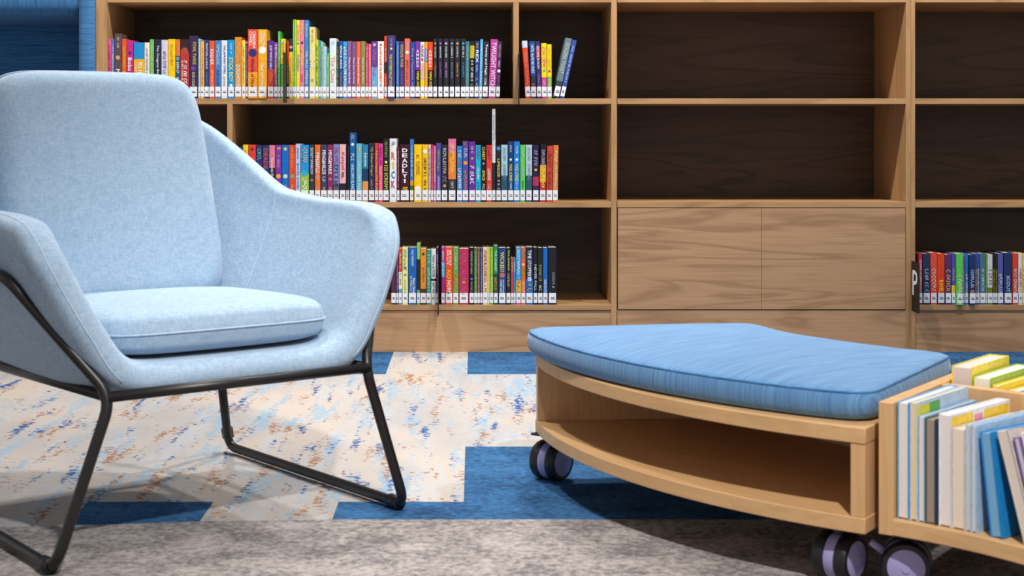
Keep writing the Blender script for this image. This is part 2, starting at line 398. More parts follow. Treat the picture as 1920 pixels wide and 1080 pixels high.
# ------------------------------------------------------------------ books on the shelves
rb = random.Random(3)
def hexc(s): return (int(s[0:2], 16), int(s[2:4], 16), int(s[4:6], 16))
def add_flat(bm, vs, fs, fn, mi=0):
    vv = [bm.verts.new(fn(v)) for v in vs]
    for f in fs:
        try: bm.faces.new([vv[i] for i in f]).material_index = mi
        except ValueError: pass
def book(row, base_py, x0, x1, top_py, phrase, bands, texts=(), lean=0.0, out=0.0, badge=None, lab=True, ybase=None, prev=None, rowname=''):
    wd = (x1-x0)/K-0.0004; hg = (base_py-top_py)/K; dp = min(0.16, max(0.125, hg*0.66))
    xc = bx((x0+x1)/2)
    r = thing('book', '', 'book', (xc, YB+0.002-out, ZSH[int(base_py)]+0.0004+abs(math.sin(math.radians(lean)))*wd/2), 0, row)
    r.rotation_euler = (0, math.radians(lean), 0)
    lb = phrase+' book'
    if prev: lb += ', right of '+prev+' one'
    else: lb += ', first of its row'
    lb += ', '+rowname
    r['label'] = lb
    # cover: U-shaped wrap, colour bands from the top down
    if isinstance(bands, str): bands = [(bands, 1.0)]
    mats = [paper(hexc(c)) for c, _ in bands]
    e = min(0.0022, wd*0.3); t = 0.0011; hw = wd/2
    prof_o = [(-hw, dp), (-hw, e), (-hw+e*0.35, e*0.3), (-hw+e, 0), (hw-e, 0), (hw-e*0.35, e*0.3), (hw, e), (hw, dp)]
    prof_i = [(hw-t, dp), (hw-t, e+t), (-hw+t, e+t), (-hw+t, dp)]
    bm = bmesh.new(); zs = [(hg, None)]
    for i, (c, fr) in enumerate(bands): zs.append((hg*(1-fr), i))
    rings = []
    for z, _ in zs: rings.append([bm.verts.new((p[0], p[1], max(z, 0))) for p in prof_o+prof_i])
    n = len(prof_o)+len(prof_i)
    for k in range(len(zs)-1):
        a, b = rings[k], rings[k+1]; mi = zs[k+1][1]
        for i in range(n):
            bm.faces.new((a[i], a[(i+1) % n], b[(i+1) % n], b[i])).material_index = mi
    for rr, mi in ((rings[0], 0), (rings[-1], len(bands)-1)):
        no = len(prof_o)
        # end caps as strips: left board, spine, right board
        o_, i_ = rr[:no], rr[no:]
        for q in ((o_[0], o_[1], i_[2], i_[3]), (o_[1], o_[2], o_[3], i_[2]), (o_[3], o_[4], i_[1], i_[2]), (o_[4], o_[5], o_[6], i_[1]), (o_[6], o_[7], i_[0], i_[1])):
            bm.faces.new(q).material_index = mi
    if badge:
        for (fr, bc, sz) in badge:
            rad = hw*sz; mats.append(paper(hexc(bc)))
            vv = [bm.verts.new((rad*math.cos(2*PI*k/18), -0.0003, hg*(1-fr)+rad*math.sin(2*PI*k/18))) for k in range(18)]
            bm.faces.new(vv).material_index = len(mats)-1
    mesh_from('cover', bm, mats, r)
    bm = bmesh.new(); quad_box(bm, -hw+t*1.05, hw-t*1.05, e+t*1.1, dp-0.003, 0.002, hg-0.0022)
    mesh_from('page_block', bm, M_PAGE, r)
    if lab:
        lw = wd*0.92 if wd < 0.02 else wd*0.84
        z0, z1 = 0.0055, 0.0375
        bm = bmesh.new()
        def fl(a, b, c, d, y, mi):
            bm.faces.new([bm.verts.new(p) for p in ((a, y, c), (b, y, c), (b, y, d), (a, y, d))]).material_index = mi
        fl(-lw/2, lw/2, z0, z1, -0.0004, 0)
        j = rb.uniform(-0.05, 0.1)*lw
        fl(-lw*0.3+j, lw*0.22+j, z0+0.0165, z0+0.0185, -0.0006, 1); fl(-lw*0.3+j, lw*0.3+j, z0+0.0115, z0+0.0142, -0.0006, 1)
        mesh_from('call_number_label', bm, [M_WHITE, M_INK], r)
    rnd = random.Random(int(x0*10))
    for tx in texts:
        body, colr, f0, f1, hf = tx[:5]; off = tx[5] if len(tx) > 5 else 0.0
        bm = bmesh.new(); tm = [paper(hexc(c), 0.45) for c in colr.split(',')]
        L = hg*(f1-f0); hh = wd*hf
        if body.startswith('|'):                        # upright letters stacked downwards, one colour each if listed
            s = body[1:]; cell = L/len(s)
            for k, ch in enumerate(s):
                wv = hh*(0.45 if ch in 'I!' else 1)
                vs, fs = text_mesh(ch, wv, cell*0.78, 0.03)
                add_flat(bm, vs, fs, lambda v: Vector((v.x-wv/2, -0.0005, hg*(1-f0)-cell*(k+0.5)+v.y)), k % len(tm))
        else:
            if body == '~': vs, fs = squiggle(L, hh, rnd)
            else: vs, fs = text_mesh(body, L, hh, 0.012)
            add_flat(bm, vs, fs, lambda v: Vector((off*wd+v.y, -0.0005, hg*(1-f0)-v.x)))
        if bm.verts: mesh_from('title_lettering', bm, tm, r)
        else: bm.free()
    return r
ZSH = {184: bz(184.5), 378: bz(378.7), 377: bz(378.7), 571: bz(571.5), 568: bz(571.5), 183: bz(184.5), 185: bz(184.5), 572: bz(571.5), 570: bz(571.5), 569: bz(571.5)}
def row(group, base, ox, oy, s, rows, rowname):
    prev = None
    for it in rows:
        zx0, zx1, zt_, phrase, bands = it[:5]; texts = it[5] if len(it) > 5 else (); kw = it[6] if len(it) > 6 else {}
        kw.pop('dy', 0); book(group, base, ox+zx0/s, ox+zx1/s, oy+zt_/s, phrase, bands, texts, prev=prev, rowname=rowname, **kw)
        prev = phrase
    return prev
W = 'f4f4f4'; Yl = 'f6d21a'; GD = 'd8b060'; DK = '22242e'
top_a = [
 (130,170,315,'pink','e0609c',[('~','c01868',.1,.75,.5)]),
 (170,203,318,'thin mid blue','5878c4',[('~',W,.1,.75,.5)]),
 (204,286,255,'wide grey brown','5e4c50',[('MARS',W,.55,.82,.55),('~','d8c8b8',.06,.22,.3)],dict(badge=[(.37,'e0a070',.6)])),
 (288,341,315,'orange red','e8582c',[('~',Yl,.12,.72,.5)]),
 (342,416,330,'magenta with white bubble title','c42c88',[('Boba Time',W,.3,.8,.6)],dict(badge=[(.22,'4a2a70',.5)])),
 (420,540,355,'blue and yellow','1e8ed0,f0b428',[('RUBY R',W,.36,.8,.35,.12),('~',W,.4,.78,.18,-.22)],dict(split=.3)),
 (541,600,355,'cream white','ece6e0',[('~','b09a90',.1,.7,.35)]),
 (601,650,320,'leaf green','74bc54',[('~','d8f0c0',.1,.75,.4)]),
 (652,731,320,'navy with cyan foot','20263e,2fa8d4',[('The Dragons Boy','e8e8f0',.1,.62,.42)],dict(split=.66)),
 (732,807,325,'pale lilac white','d4d0e2',[('~','7a70a0',.2,.62,.4),('TI','c8283c',.66,.82,.6)]),
 (808,891,318,'yellow with orange title','f4cc10',[('TO and FRO','d86a20',.08,.45,.36)]),
 (892,944,320,'orange over teal','dc7a3c,145c7c',[('~',W,.3,.8,.55)],dict(split=.28)),
 (945,1044,320,'red with dark top','3a2024,c03430',[('~',W,.36,.8,.36,.1),('~',W,.36,.8,.2,-.25)],dict(split=.22,badge=[(.2,'a84838',.85)])),
 (1045,1145,280,'dark plum with gold title','34284a',[('FOWL TWINS',GD,.1,.46,.4,.1),('EOIN COLFER','d8c8b0',.58,.84,.3)],dict(badge=[(.52,'7a3c98',.55)])),
 (1148,1170,312,'thin pale blue','9cc8e8'),
 (1171,1216,345,'yellow orange with magenta title','f2b23a',[('The Very Best of Magic','c83078',.1,.78,.42)]),
 (1217,1271,325,'deep blue','34347c',[('TRAITORS of SPACE','cfe2f4',.05,.5,.42),('~','40b0d8',.56,.8,.3)]),
 (1272,1333,335,'orange with white title','e65c34',[('KASHER',W,.15,.42,.6),('LEFT GOLD TO','f8d0b8',.5,.8,.3)]),
 (1335,1406,332,'mid blue with pale title','4880c0',[('TIMEGLASS','a8d0f0',.06,.42,.5),('AIRSHIP','28509c',.5,.8,.5)]),
 (1408,1476,330,'white with navy title','e4e6ee',[('THE JANUARY STARS','2c3c70',.08,.58,.45),('~','d8b070',.62,.8,.25)]),
 (1480,1556,325,'sky blue with yellow title','0498dc',[('STICK BOY','f8e020',.3,.72,.6),('~',W,.06,.26,.25)],dict(badge=[(.78,W,.45)])),
 (1558,1638,295,'ochre orange','dc8a2c',[('DOLLHOUSE',W,.45,.82,.5),('~','f4c890',.08,.4,.3)]),
 (1640,1680,330,'thin lemon yellow','f0d85c',[('~','c88a28',.1,.75,.35)]),
 (1681,1709,330,'thin purple','523470',[('~','c8b0e0',.1,.75,.4)],dict(badge=[(.04,'f0d8b0',.7)])),
]
top_b = [
 (149,261,210,'tall orange red','e45038,f0a02c',[('CRESSIDA',W,.03,.28,.3,.14),('COWELL',W,.03,.24,.28,-.2),('Wizards of Once','402420',.42,.84,.34)],dict(split=.62,badge=[(.34,'34306c',.85)],out=.006)),
 (263,365,210,'tall amber','f0ac24',[('CRESSIDA','f8ecd0',.03,.24,.28,.14),('COWELL','f8ecd0',.03,.22,.26,-.2),('Never and Forever','fff4e0',.5,.84,.38)],dict(badge=[(.3,W,.8)],out=.006)),
 (366,440,335,'purple over red','54308c,c84434',[('JUST WITCH GIRLS',W,.08,.5,.42),('~','f0b060',.54,.72,.25)],dict(split=.5)),
 (441,484,355,'violet with yellow title','8a409c',[('~',W,.04,.3,.5),('~','e8d040',.32,.78,.55)]),
 (485,514,230,'tall thin green','4cba58',[('~','d8f8d0',.05,.8,.5)]),
 (516,571,315,'yellow and green cartoon','f4d420,4cac40',[('~','e05828',.06,.4,.5),('~','d8f080',.46,.8,.4)],dict(split=.42,badge=[(.06,'60a8d8',.5)])),
 (586,609,335,'narrow red and black','c44428,3a2a28',[('~','e8c890',.4,.75,.5)],dict(split=.4)),
 (610,652,315,'yellow with dark head','3a3038,f4cc18',[('~','e08030',.32,.75,.35)],dict(split=.22,badge=[(.14,'d8a890',.8)])),
 (653,672,97,'tallest thin green','5cc850',[('~','e0f8d0',.05,.8,.5)]),
 (673,692,97,'tallest thin lime','b0cc3c',[('~','f4f4c0',.05,.8,.5)]),
 (693,731,103,'tall yellow striped','f4dc38',[('~','e070a0',.05,.28,.5),('~','58a0d0',.42,.68,.55)],dict(badge=[(.3,'7080b0',.7)])),
 (732,783,103,'tall pink','ea829c',[('~','f8e060',.05,.2,.5),('MATILDA','f8e448',.38,.58,.6),('~','d05070',.68,.8,.5)],dict(badge=[(.29,'503868',.6)])),
 (785,831,103,'tall blue','3c88d0',[('~','c8e8f8',.05,.22,.5),('~','f0f8ff',.4,.82,.55)]),
 (838,904,180,'tall pale yellow','e8d882',[('THE',W,.3,.38,.5),('~','f8f0f8',.4,.58,.7),('~','d8a068',.03,.24,.3)],dict(badge=[(.75,'b090a8',.5)])),
 (905,944,325,'lime yellow','c0d43c',[('~','508c30',.1,.78,.45)]),
 (946,969,330,'thin bright blue','2c98d4',[('~','f0d040',.1,.78,.5)]),
 (970,989,345,'thin pale green','a4d49c',[('~','508858',.1,.78,.5)]),
 (990,1034,400,'short light blue','a4cee8',[('~','e8f4fc',.1,.75,.4)]),
 (1036,1062,475,'short green','60c43c',[('~',W,.08,.7,.6)]),
 (1066,1145,308,'white with orange script title','dfe8f2',[('The Class','e8a038',.3,.74,.62)],dict(badge=[(.08,'b4cce0',.6)],dy=1.5)),
 (1147,1172,345,'thin blackish green','263c30',[('~','c8d860',.1,.78,.5)],dict(dy=1)),
 (1175,1216,340,'royal blue','1858a8',[('SPACE KIDS',W,.08,.48,.6),('~','d08848',.55,.8,.35)],dict(dy=1)),
 (1218,1263,345,'cyan with bubble lettering','38a4dc',[('~','fcecc8',.05,.82,.72)],dict(dy=1)),
 (1265,1316,340,'left mauve','8c5a90',[('~','b890b8',.04,.18,.4),('Tales from the Bush',W,.28,.74,.34)],dict(dy=1)),
 (1318,1365,345,'right mauve','80548a',[('~','b890b8',.04,.18,.4),('Tales from the South',W,.28,.74,.34)],dict(dy=1)),
 (1367,1417,345,'coral orange','e86450',[('Tales from the East',W,.28,.74,.34)],dict(dy=1)),
 (1419,1470,342,'olive green','82903c',[('~','b8c080',.04,.18,.4),('Tales from the Farm',W,.28,.74,.34)],dict(dy=1)),
 (1471,1504,368,'hot pink','d82c80',[('~','f8c0d8',.06,.8,.45)],dict(dy=1)),
 (1505,1536,370,'salmon pink','ea6a70',[('~','f8d8d0',.06,.8,.45)],dict(dy=1)),
 (1538,1606,343,'purple to light blue','5c4094,68a8dc',[('~','d060a8',.14,.64,.5),('~','e8f4fc',.7,.8,.35)],dict(split=.45,badge=[(.06,'f0a0a0',.5)],dy=1)),
 (1608,1680,343,'white with red rainbow title','f4eee8',[('ME and DAD at the END of the RAINBOW','e07030',.04,.72,.4),('~','4080b8',.74,.8,.3)],dict(dy=1)),
 (1682,1717,282,'orange with dark patch','e64c24,4a302c,e64c24',[('~','f0d8c0',.2,.42,.45),('~','f8c8a0',.66,.8,.35)],dict(splits=[.42,.6],dy=1)),
 (1719,1805,278,'wide indigo with lime title','443c78',[('THE OCTOBER BALLET SOCK','c8e040',.3,.82,.34,-.05),('~','a8a0d0',.05,.2,.25)],dict(badge=[(.21,'d0e060',.32)],out=.008,dy=1.5)),
]
top_c = [
 (254,290,345,'thin steel blue','3a76bc',[('~','a8d0f0',.08,.78,.45)]),
 (291,349,345,'dark violet with gold title','46346c',[('WOLFS WAR',GD,.05,.46,.55),('~','8878b8',.52,.78,.35)]),
 (351,411,312,'coral with white spot','e86c58',[('~','f4b8a8',.08,.2,.35),('~','a84038',.34,.8,.4)],dict(badge=[(.23,W,.6)])),
 (413,469,350,'blue with pink script','2f4c98',[('The Museum of','d888b0',.1,.8,.34)]),
 (471,525,345,'purple and black striped','7a34a0,241c24',[('|ANHDO',W,.14,.46,.5),('NINJA KID','f4e020',.53,.8,.62)],dict(split=.5)),
 (527,576,350,'white comic','e0dcdc,d8b090,f4d020',[('~','d03838',.06,.34,.5)],dict(splits=[.38,.68],badge=[(.32,'c83c3c',.5)])),
 (578,611,350,'amber with blue patch','f0a024,2c8cc8,f0a024',[('~',W,.14,.34,.5),('~','f8ecd0',.42,.6,.3)],dict(splits=[.12,.36])),
 (613,669,350,'orange and black striped','ea4c20,241c24',[('|ANHDO',W,.14,.46,.5),('NINJA KID','f4e020',.53,.8,.62)],dict(split=.5)),
]
for i, (a, b, colr, cn, od) in enumerate(((673,719,'d88838','orange','first'),(730,779,'a060c0','purple','second'),(788,849,'c090d8','lilac','third'),(858,909,'7098c8','blue','fourth'),(918,974,'dca838','gold','fifth'),(983,1040,'18a8d8','cyan','last'))):
    top_c.append((a, b, 315, od+' black '+cn+'-emblem', '26262e', [('~','e8e8ec',.13,.33,.32),('~',colr,.4,.66,.34)], dict(badge=[(.08,colr,.5)])))
top_c += [
 (1031,1077,345,'slate teal','447c84',[('~','a8d0c8',.08,.78,.3)],dict(lean=.6)),
 (1080,1131,340,'black with yellow tag','24221f,c0b030,24221f',[('~','e8e4d0',.34,.72,.5),('~',GD,.74,.8,.4)],dict(splits=[.08,.3],lean=.8)),
 (1135,1184,340,'navy with large white letters','1c3c8c',[('~','e8a040',.04,.14,.5),('REX',W,.16,.38,.62),('~','d8e0f0',.42,.56,.4),('~','e0b040',.64,.8,.5)],dict(lean=1)),
 (1188,1222,322,'light blue','5cb4e0',[('~','e8f4fc',.1,.78,.45)],dict(badge=[(.18,'f09040',.4)],lean=1.3)),
 (1226,1287,345,'charcoal with white script','2e2c36',[('Twenty and Magic',W,.05,.6,.5),('~',W,.64,.8,.4)],dict(lean=1.5)),
 (1292,1376,322,'wide magenta patterned','b84098',[('TWILIGHT WITCH','f0d8f0',.05,.82,.6)],dict(lean=2.5)),
 (1376,1422,345,'rightmost dark aubergine','40284c',[('~','a8a088',.06,.3,.5),('~','e8e0e8',.34,.46,.35),('~','9880a8',.6,.8,.45)],dict(lean=2.5,badge=[(.52,W,.8)])),
]
top_d = [
 (353,408,412,'red with white top','c8d4e8,e0482c',[('~','f0a080',.2,.78,.4)],dict(split=.12,lean=-3.6)),
 (409,464,418,'night blue','1f4c94,2c3450',[('UNTIL the ROAD ENDS','d8e8f4',.06,.56,.55),('~','d09048',.74,.82,.5)],dict(split=.6,lean=-1.6)),
 (468,516,418,'indigo and crimson','3c2c64,a83040,3c2c64',[('ESCAPE ROOM','e8e0ec',.08,.48,.5),('~','a890c0',.56,.8,.3)],dict(splits=[.1,.3],lean=-1.6)),
 (517,571,437,'yellow over magenta','f4d818,c83c94',[('ZOO CREW','d03c90',.06,.44,.6),('~','f8e8f0',.66,.8,.4)],dict(split=.62,lean=-.5,badge=[(.5,'38b878',.5)])),
 (574,620,448,'yellow over green','f4d818,80bc40',[('ZOO CREW','e8b020',.06,.44,.6),('~','f0f8e0',.64,.8,.35)],dict(split=.6,lean=-.3,badge=[(.5,'c82868',.55)])),
 (628,694,378,'grey teal tilted','6c8088,3c4448',[('GOLDEN TICKET','b8c4c4',.08,.6,.55),('~','d8a048',.8,.82,.6)],dict(split=.72,lean=12.5)),
 (699,745,395,'blue tilted','3454a4',[('~','c8d8f0',.1,.75,.4)],dict(lean=12.5)),
]
def norm(rows):
    out = []
    for it in rows:
        it = list(it); kw = dict(it[6]) if len(it) > 6 else {}
        cs = it[4].split(','); sp = kw.pop('splits', None) or ([kw.pop('split')] if 'split' in kw else [])
        it[4] = [(c, f) for c, f in zip(cs, list(sp)+[1.0])]
        out.append(tuple(it[:5])+((it[5] if len(it) > 5 else ()), kw))
    return out
gt = 'paperbacks on the top shelf'
row(gt, 183.9, 180, 20, 6.0, norm(top_a), 'top shelf')
row(gt, 184.0, 440, 20, 6.0, norm(top_b), 'top shelf')
row(gt, 184.2, 700, 20, 6.0, norm(top_c), 'top shelf')
row('books in the right bay of the top shelf', 184.2, 920, 0, 5.4, norm(top_d), 'right top bay')

mid_a = [
 (164,188,395,'thin navy','22385c'),
 (190,244,380,'bright yellow','f2d22c',[('~','d08020',.1,.75,.4)]),
 (247,321,380,'scarlet','de3c34',[('~',W,.28,.6,.5)],dict(badge=[(.08,'702020',.4)])),
 (323,386,385,'dark purple with green coil','3a2a70',[('~','40c0a0',.06,.3,.6),('~','f0a040',.4,.7,.5)]),
 (388,453,385,'dark blue with red title','1a3c74',[('DEADE','e04848',.06,.42,.6),('~','e06060',.46,.7,.5)]),
 (455,515,385,'pink and black','e07c94,3c2434',[('The Lonely Dark',W,.22,.62,.5)],dict(split=.4)),
 (518,582,383,'violet with gold motifs','7e349c',[('~','e0b880',.04,.14,.7),('~','e0c8f0',.18,.42,.3)],dict(badge=[(.55,'f0a840',.75)])),
 (585,655,383,'strong blue with animal motif','0a6cc4',[('~','c8e0f4',.7,.8,.3)],dict(badge=[(.07,'d8c088',.5),(.55,'d0d8c8',.65)])),
 (657,720,383,'vermilion','e44c28',[('~','f8c060',.05,.42,.35),('~','f8d8a0',.7,.8,.3)],dict(badge=[(.55,'88a070',.75)])),
 (722,773,370,'pale blue white','bccae8',[('~','6880b8',.06,.26,.35),('~','7088c0',.32,.8,.4)]),
 (775,858,382,'sky blue over lime','1e96dc,9ccc3c',[('~','b8b0a0',.05,.36,.6),('~',W,.6,.8,.5)],dict(split=.5,badge=[(.5,'40b0c8',.8)])),
 (862,914,380,'dark slate','30364c',[('SECRET SPARROW','d8dce4',.05,.52,.5)],dict(badge=[(.62,'c87850',.5)])),
 (918,975,380,'orange with white lettering','e8702c',[('MING&FLO',W,.14,.5,.6),('~','f8d8b8',.54,.64,.5),('~','f4d0a8',.74,.82,.4)]),
 (980,1042,380,'slate navy with white lettering','3c4068',[('MING&HILDE',W,.1,.52,.6),('~','d0d0e0',.56,.64,.5),('~','d8b890',.74,.82,.4)]),
 (1045,1103,380,'maroon with white lettering','8c2c5c',[('MING&MARIE',W,.1,.52,.6),('~','e0c0d0',.56,.64,.5),('~','d8a0b8',.74,.82,.4)]),
 (1105,1165,375,'lilac over dark','7c88c4,5c5870',[('~','b04860',.06,.34,.5),('~','302838',.36,.74,.6)],dict(split=.7)),
 (1168,1234,375,'pink over black','eeb4b4,26222a',[('Kaspel','d02c70',.14,.44,.6),('~','302838',.48,.62,.4)],dict(split=.68)),
 (1236,1250,385,'thin black','1c1a1e'),
 (1252,1266,385,'thin charcoal','2e2a30'),
 (1272,1331,258,'tall blue with white emblem','1860a4',[('UNICORN ISLAND','d8e8f4',.45,.84,.5),('~',W,.3,.42,.5),('~','f0c040',.04,.12,.5)],dict(badge=[(.17,W,.5)])),
 (1337,1396,368,'aqua','64b8cc',[('THE GOODBYE YEAR','c8ecf4',.3,.8,.5),('~','e8d890',.06,.26,.4)]),
 (1400,1459,378,'teal with rainbow foot','2f84ac,1c3c64,e89858',[('Jennie',W,.14,.38,.55)],dict(splits=[.42,.64])),
]
mid_b = [
 (57,112,345,'dark navy with gold title','262c48',[('My Fathers Dragon',GD,.08,.56,.45),('~','a8a8b8',.62,.8,.3)]),
 (114,146,345,'narrow red','dc4030',[('~','f8d070',.08,.8,.5)]),
 (148,192,350,'hot magenta','e0409c',[('~','902058',.06,.36,.4),('ROBIN MARTIN','f4e060',.4,.8,.45)]),
 (194,249,305,'tall black with lime title','1c1c1c',[('123 SCREAM','c4e038',.42,.8,.6),('~','90b040',.05,.34,.45)],dict(badge=[(.37,'e0f080',.45)])),
 (254,322,302,'white with rainbow capital letters','ececee',[('|RICK','e85020,e8c020,2c60c0,c02878',.2,.8,.5),('~','606068',.05,.14,.4)]),
 (324,350,380,'narrow dark red','6c2038',[('~','c8a0a8',.08,.75,.45)]),
 (354,444,358,'wide black and maroon','3c1424',[('|DEADLY!',W,.06,.68,.56),('~','e8b040',.74,.8,.6)]),
 (448,481,308,'tall narrow sky scene','3c78bc,e0943c,3c6c38',[('~','d8e8f4',.1,.6,.5)],dict(splits=[.66,.74])),
 (486,560,358,'yellow with white oval','fccc04',[('~','d88820',.18,.56,.4)],dict(badge=[(.77,'f8f4e0',.75)])),
 (563,618,358,'golden with white bird','f2c01c',[('~','6c5020',.24,.56,.45),('~','604818',.62,.8,.4)],dict(badge=[(.12,W,.7)])),
 (622,645,360,'pale patterned','ecdcdc',[('~','b02848',.06,.8,.5)],dict(badge=[(.42,'384890',.6)])),
 (647,669,360,'thin crimson','d42464',[('~','f4b0c8',.08,.8,.45)]),
 (671,694,370,'thin rose','e0809c',[('~','f8e070',.28,.62,.6),('~','983060',.66,.8,.45)]),
 (697,741,345,'indigo purple','56489c',[('~','a8c850',.12,.5,.4),('LATE NIGHT','d8d4f0',.56,.8,.42)]),
 (745,806,362,'black with curly title','2c2a34',[('~','c8c8d0',.06,.5,.5),('~','8a88a0',.52,.68,.6)],dict(badge=[(.72,'c89848',.5)])),
 (810,884,305,'pink orange and black','e070a0,f08038,38343c',[('KIP of MOUNTAIN','f8e048',.08,.54,.5),('~','e8dcd0',.68,.8,.35)],dict(splits=[.22,.64])),
 (893,944,372,'bright blue with white panel','2484cc',[('~','f0f4f8',.08,.24,.5),('~','f4f8fc',.4,.8,.55)],dict(badge=[(.3,'e04838',.5)])),
 (946,1002,327,'periwinkle with orange bow','464ea8',[('~','e05038',.03,.1,.6),('~','d8dcf4',.12,.28,.5),('~','f0a048',.48,.8,.4)],dict(badge=[(.36,'f09c3c',.7)])),
 (1006,1068,332,'purple with white capsule','702c98',[('~','e8d8f0',.08,.2,.35),('~','f4ecf8',.4,.74,.62)],dict(badge=[(.28,'88c040',.4)])),
 (1070,1120,365,'turquoise','0cb4d0',[('DAISY','6848a8',.03,.26,.55),('UNICORNS','f0f4f8',.4,.6,.35),('~','386890',.66,.82,.45)]),
 (1122,1169,370,'black with yellow words','141c2c',[('DAISY','f0e040',.03,.26,.55),('SPACE','f0e040',.44,.62,.55),('~','e8e4d0',.68,.82,.45)],dict(badge=[(.32,'a0b0d0',.4)])),
 (1171,1226,365,'red with dark words','e03c2c',[('DAISY','702860',.03,.26,.55),('LONDON','f8f0e8',.42,.62,.5),('~','f8b0a0',.68,.82,.45)]),
 (1227,1259,22,'tallest white and black','dcdcde,2a2a30',[('The Adventure','909098',.06,.24,.4),('~','a0a0a8',.26,.42,.35)],dict(split=.58)),
 (1265,1310,365,'black with yellow title','22242c',[('LIFESIZE','e8d838',.24,.56,.5),('~','d8dce0',.62,.8,.5)],dict(badge=[(.06,'3c94d4',.8)])),
 (1312,1374,362,'pale blue over dark teal','a8ccd8,2a5468',[('DETECTIVES','7898a8',.05,.28,.42),('OCEAN PARTS','6c8ca0',.34,.62,.42)],dict(split=.54)),
 (1377,1430,330,'navy with yellow words','1c3c70',[('~','d0dcec',.06,.2,.35),('PUCK SCENES','e8e440',.38,.66,.5),('~','c8d8e8',.68,.8,.4)],dict(badge=[(.3,'e0e8f0',.45)])),
 (1432,1489,330,'azure with yellow words','1c80dc',[('~','e0ecf8',.06,.2,.35),('PUCK SCENES','e8e440',.38,.66,.5),('~','d0e4f8',.68,.8,.4)],dict(badge=[(.3,'f0f4f8',.45)])),
 (1492,1541,362,'light green','5ccc58',[('~','c0f0b8',.06,.6,.4),('~','305830',.62,.8,.25)]),
 (1545,1606,362,'grey blue over teal','b4ccd6,2a5868',[('DETECTIVES','8898a8',.05,.28,.42),('OCEAN TRAILS','808ca0',.34,.62,.42)],dict(split=.54)),
 (1610,1670,362,'dark violet adventure','281c40,b03458,38204c',[('~','b8a8d0',.1,.42,.55),('~','d05088',.6,.7,.4)],dict(splits=[.56,.72],badge=[(.44,'e8a078',.45)])),
 (1676,1734,355,'black yellow and red','201c20,f0b428,c83428',[('EXPLORERS','b8a8c0',.1,.38,.5),('~','f8e058',.4,.8,.5)],dict(splits=[.36,.66],lean=.8)),
 (1740,1797,372,'worn red','c84434',[('~','a83028',.1,.8,.5)],dict(lean=.8)),
 (1800,1850,366,'orange at row end','e08030',[('~','f8e0c0',.1,.8,.5)],dict(lean=.8)),
]
gm = 'paperbacks on the middle shelf'
row(gm, 377.5, 420, 200, 5.4, norm(mid_a), 'middle shelf')
row(gm, 378.6, 680, 200, 5.0528, norm(mid_b), 'middle shelf')

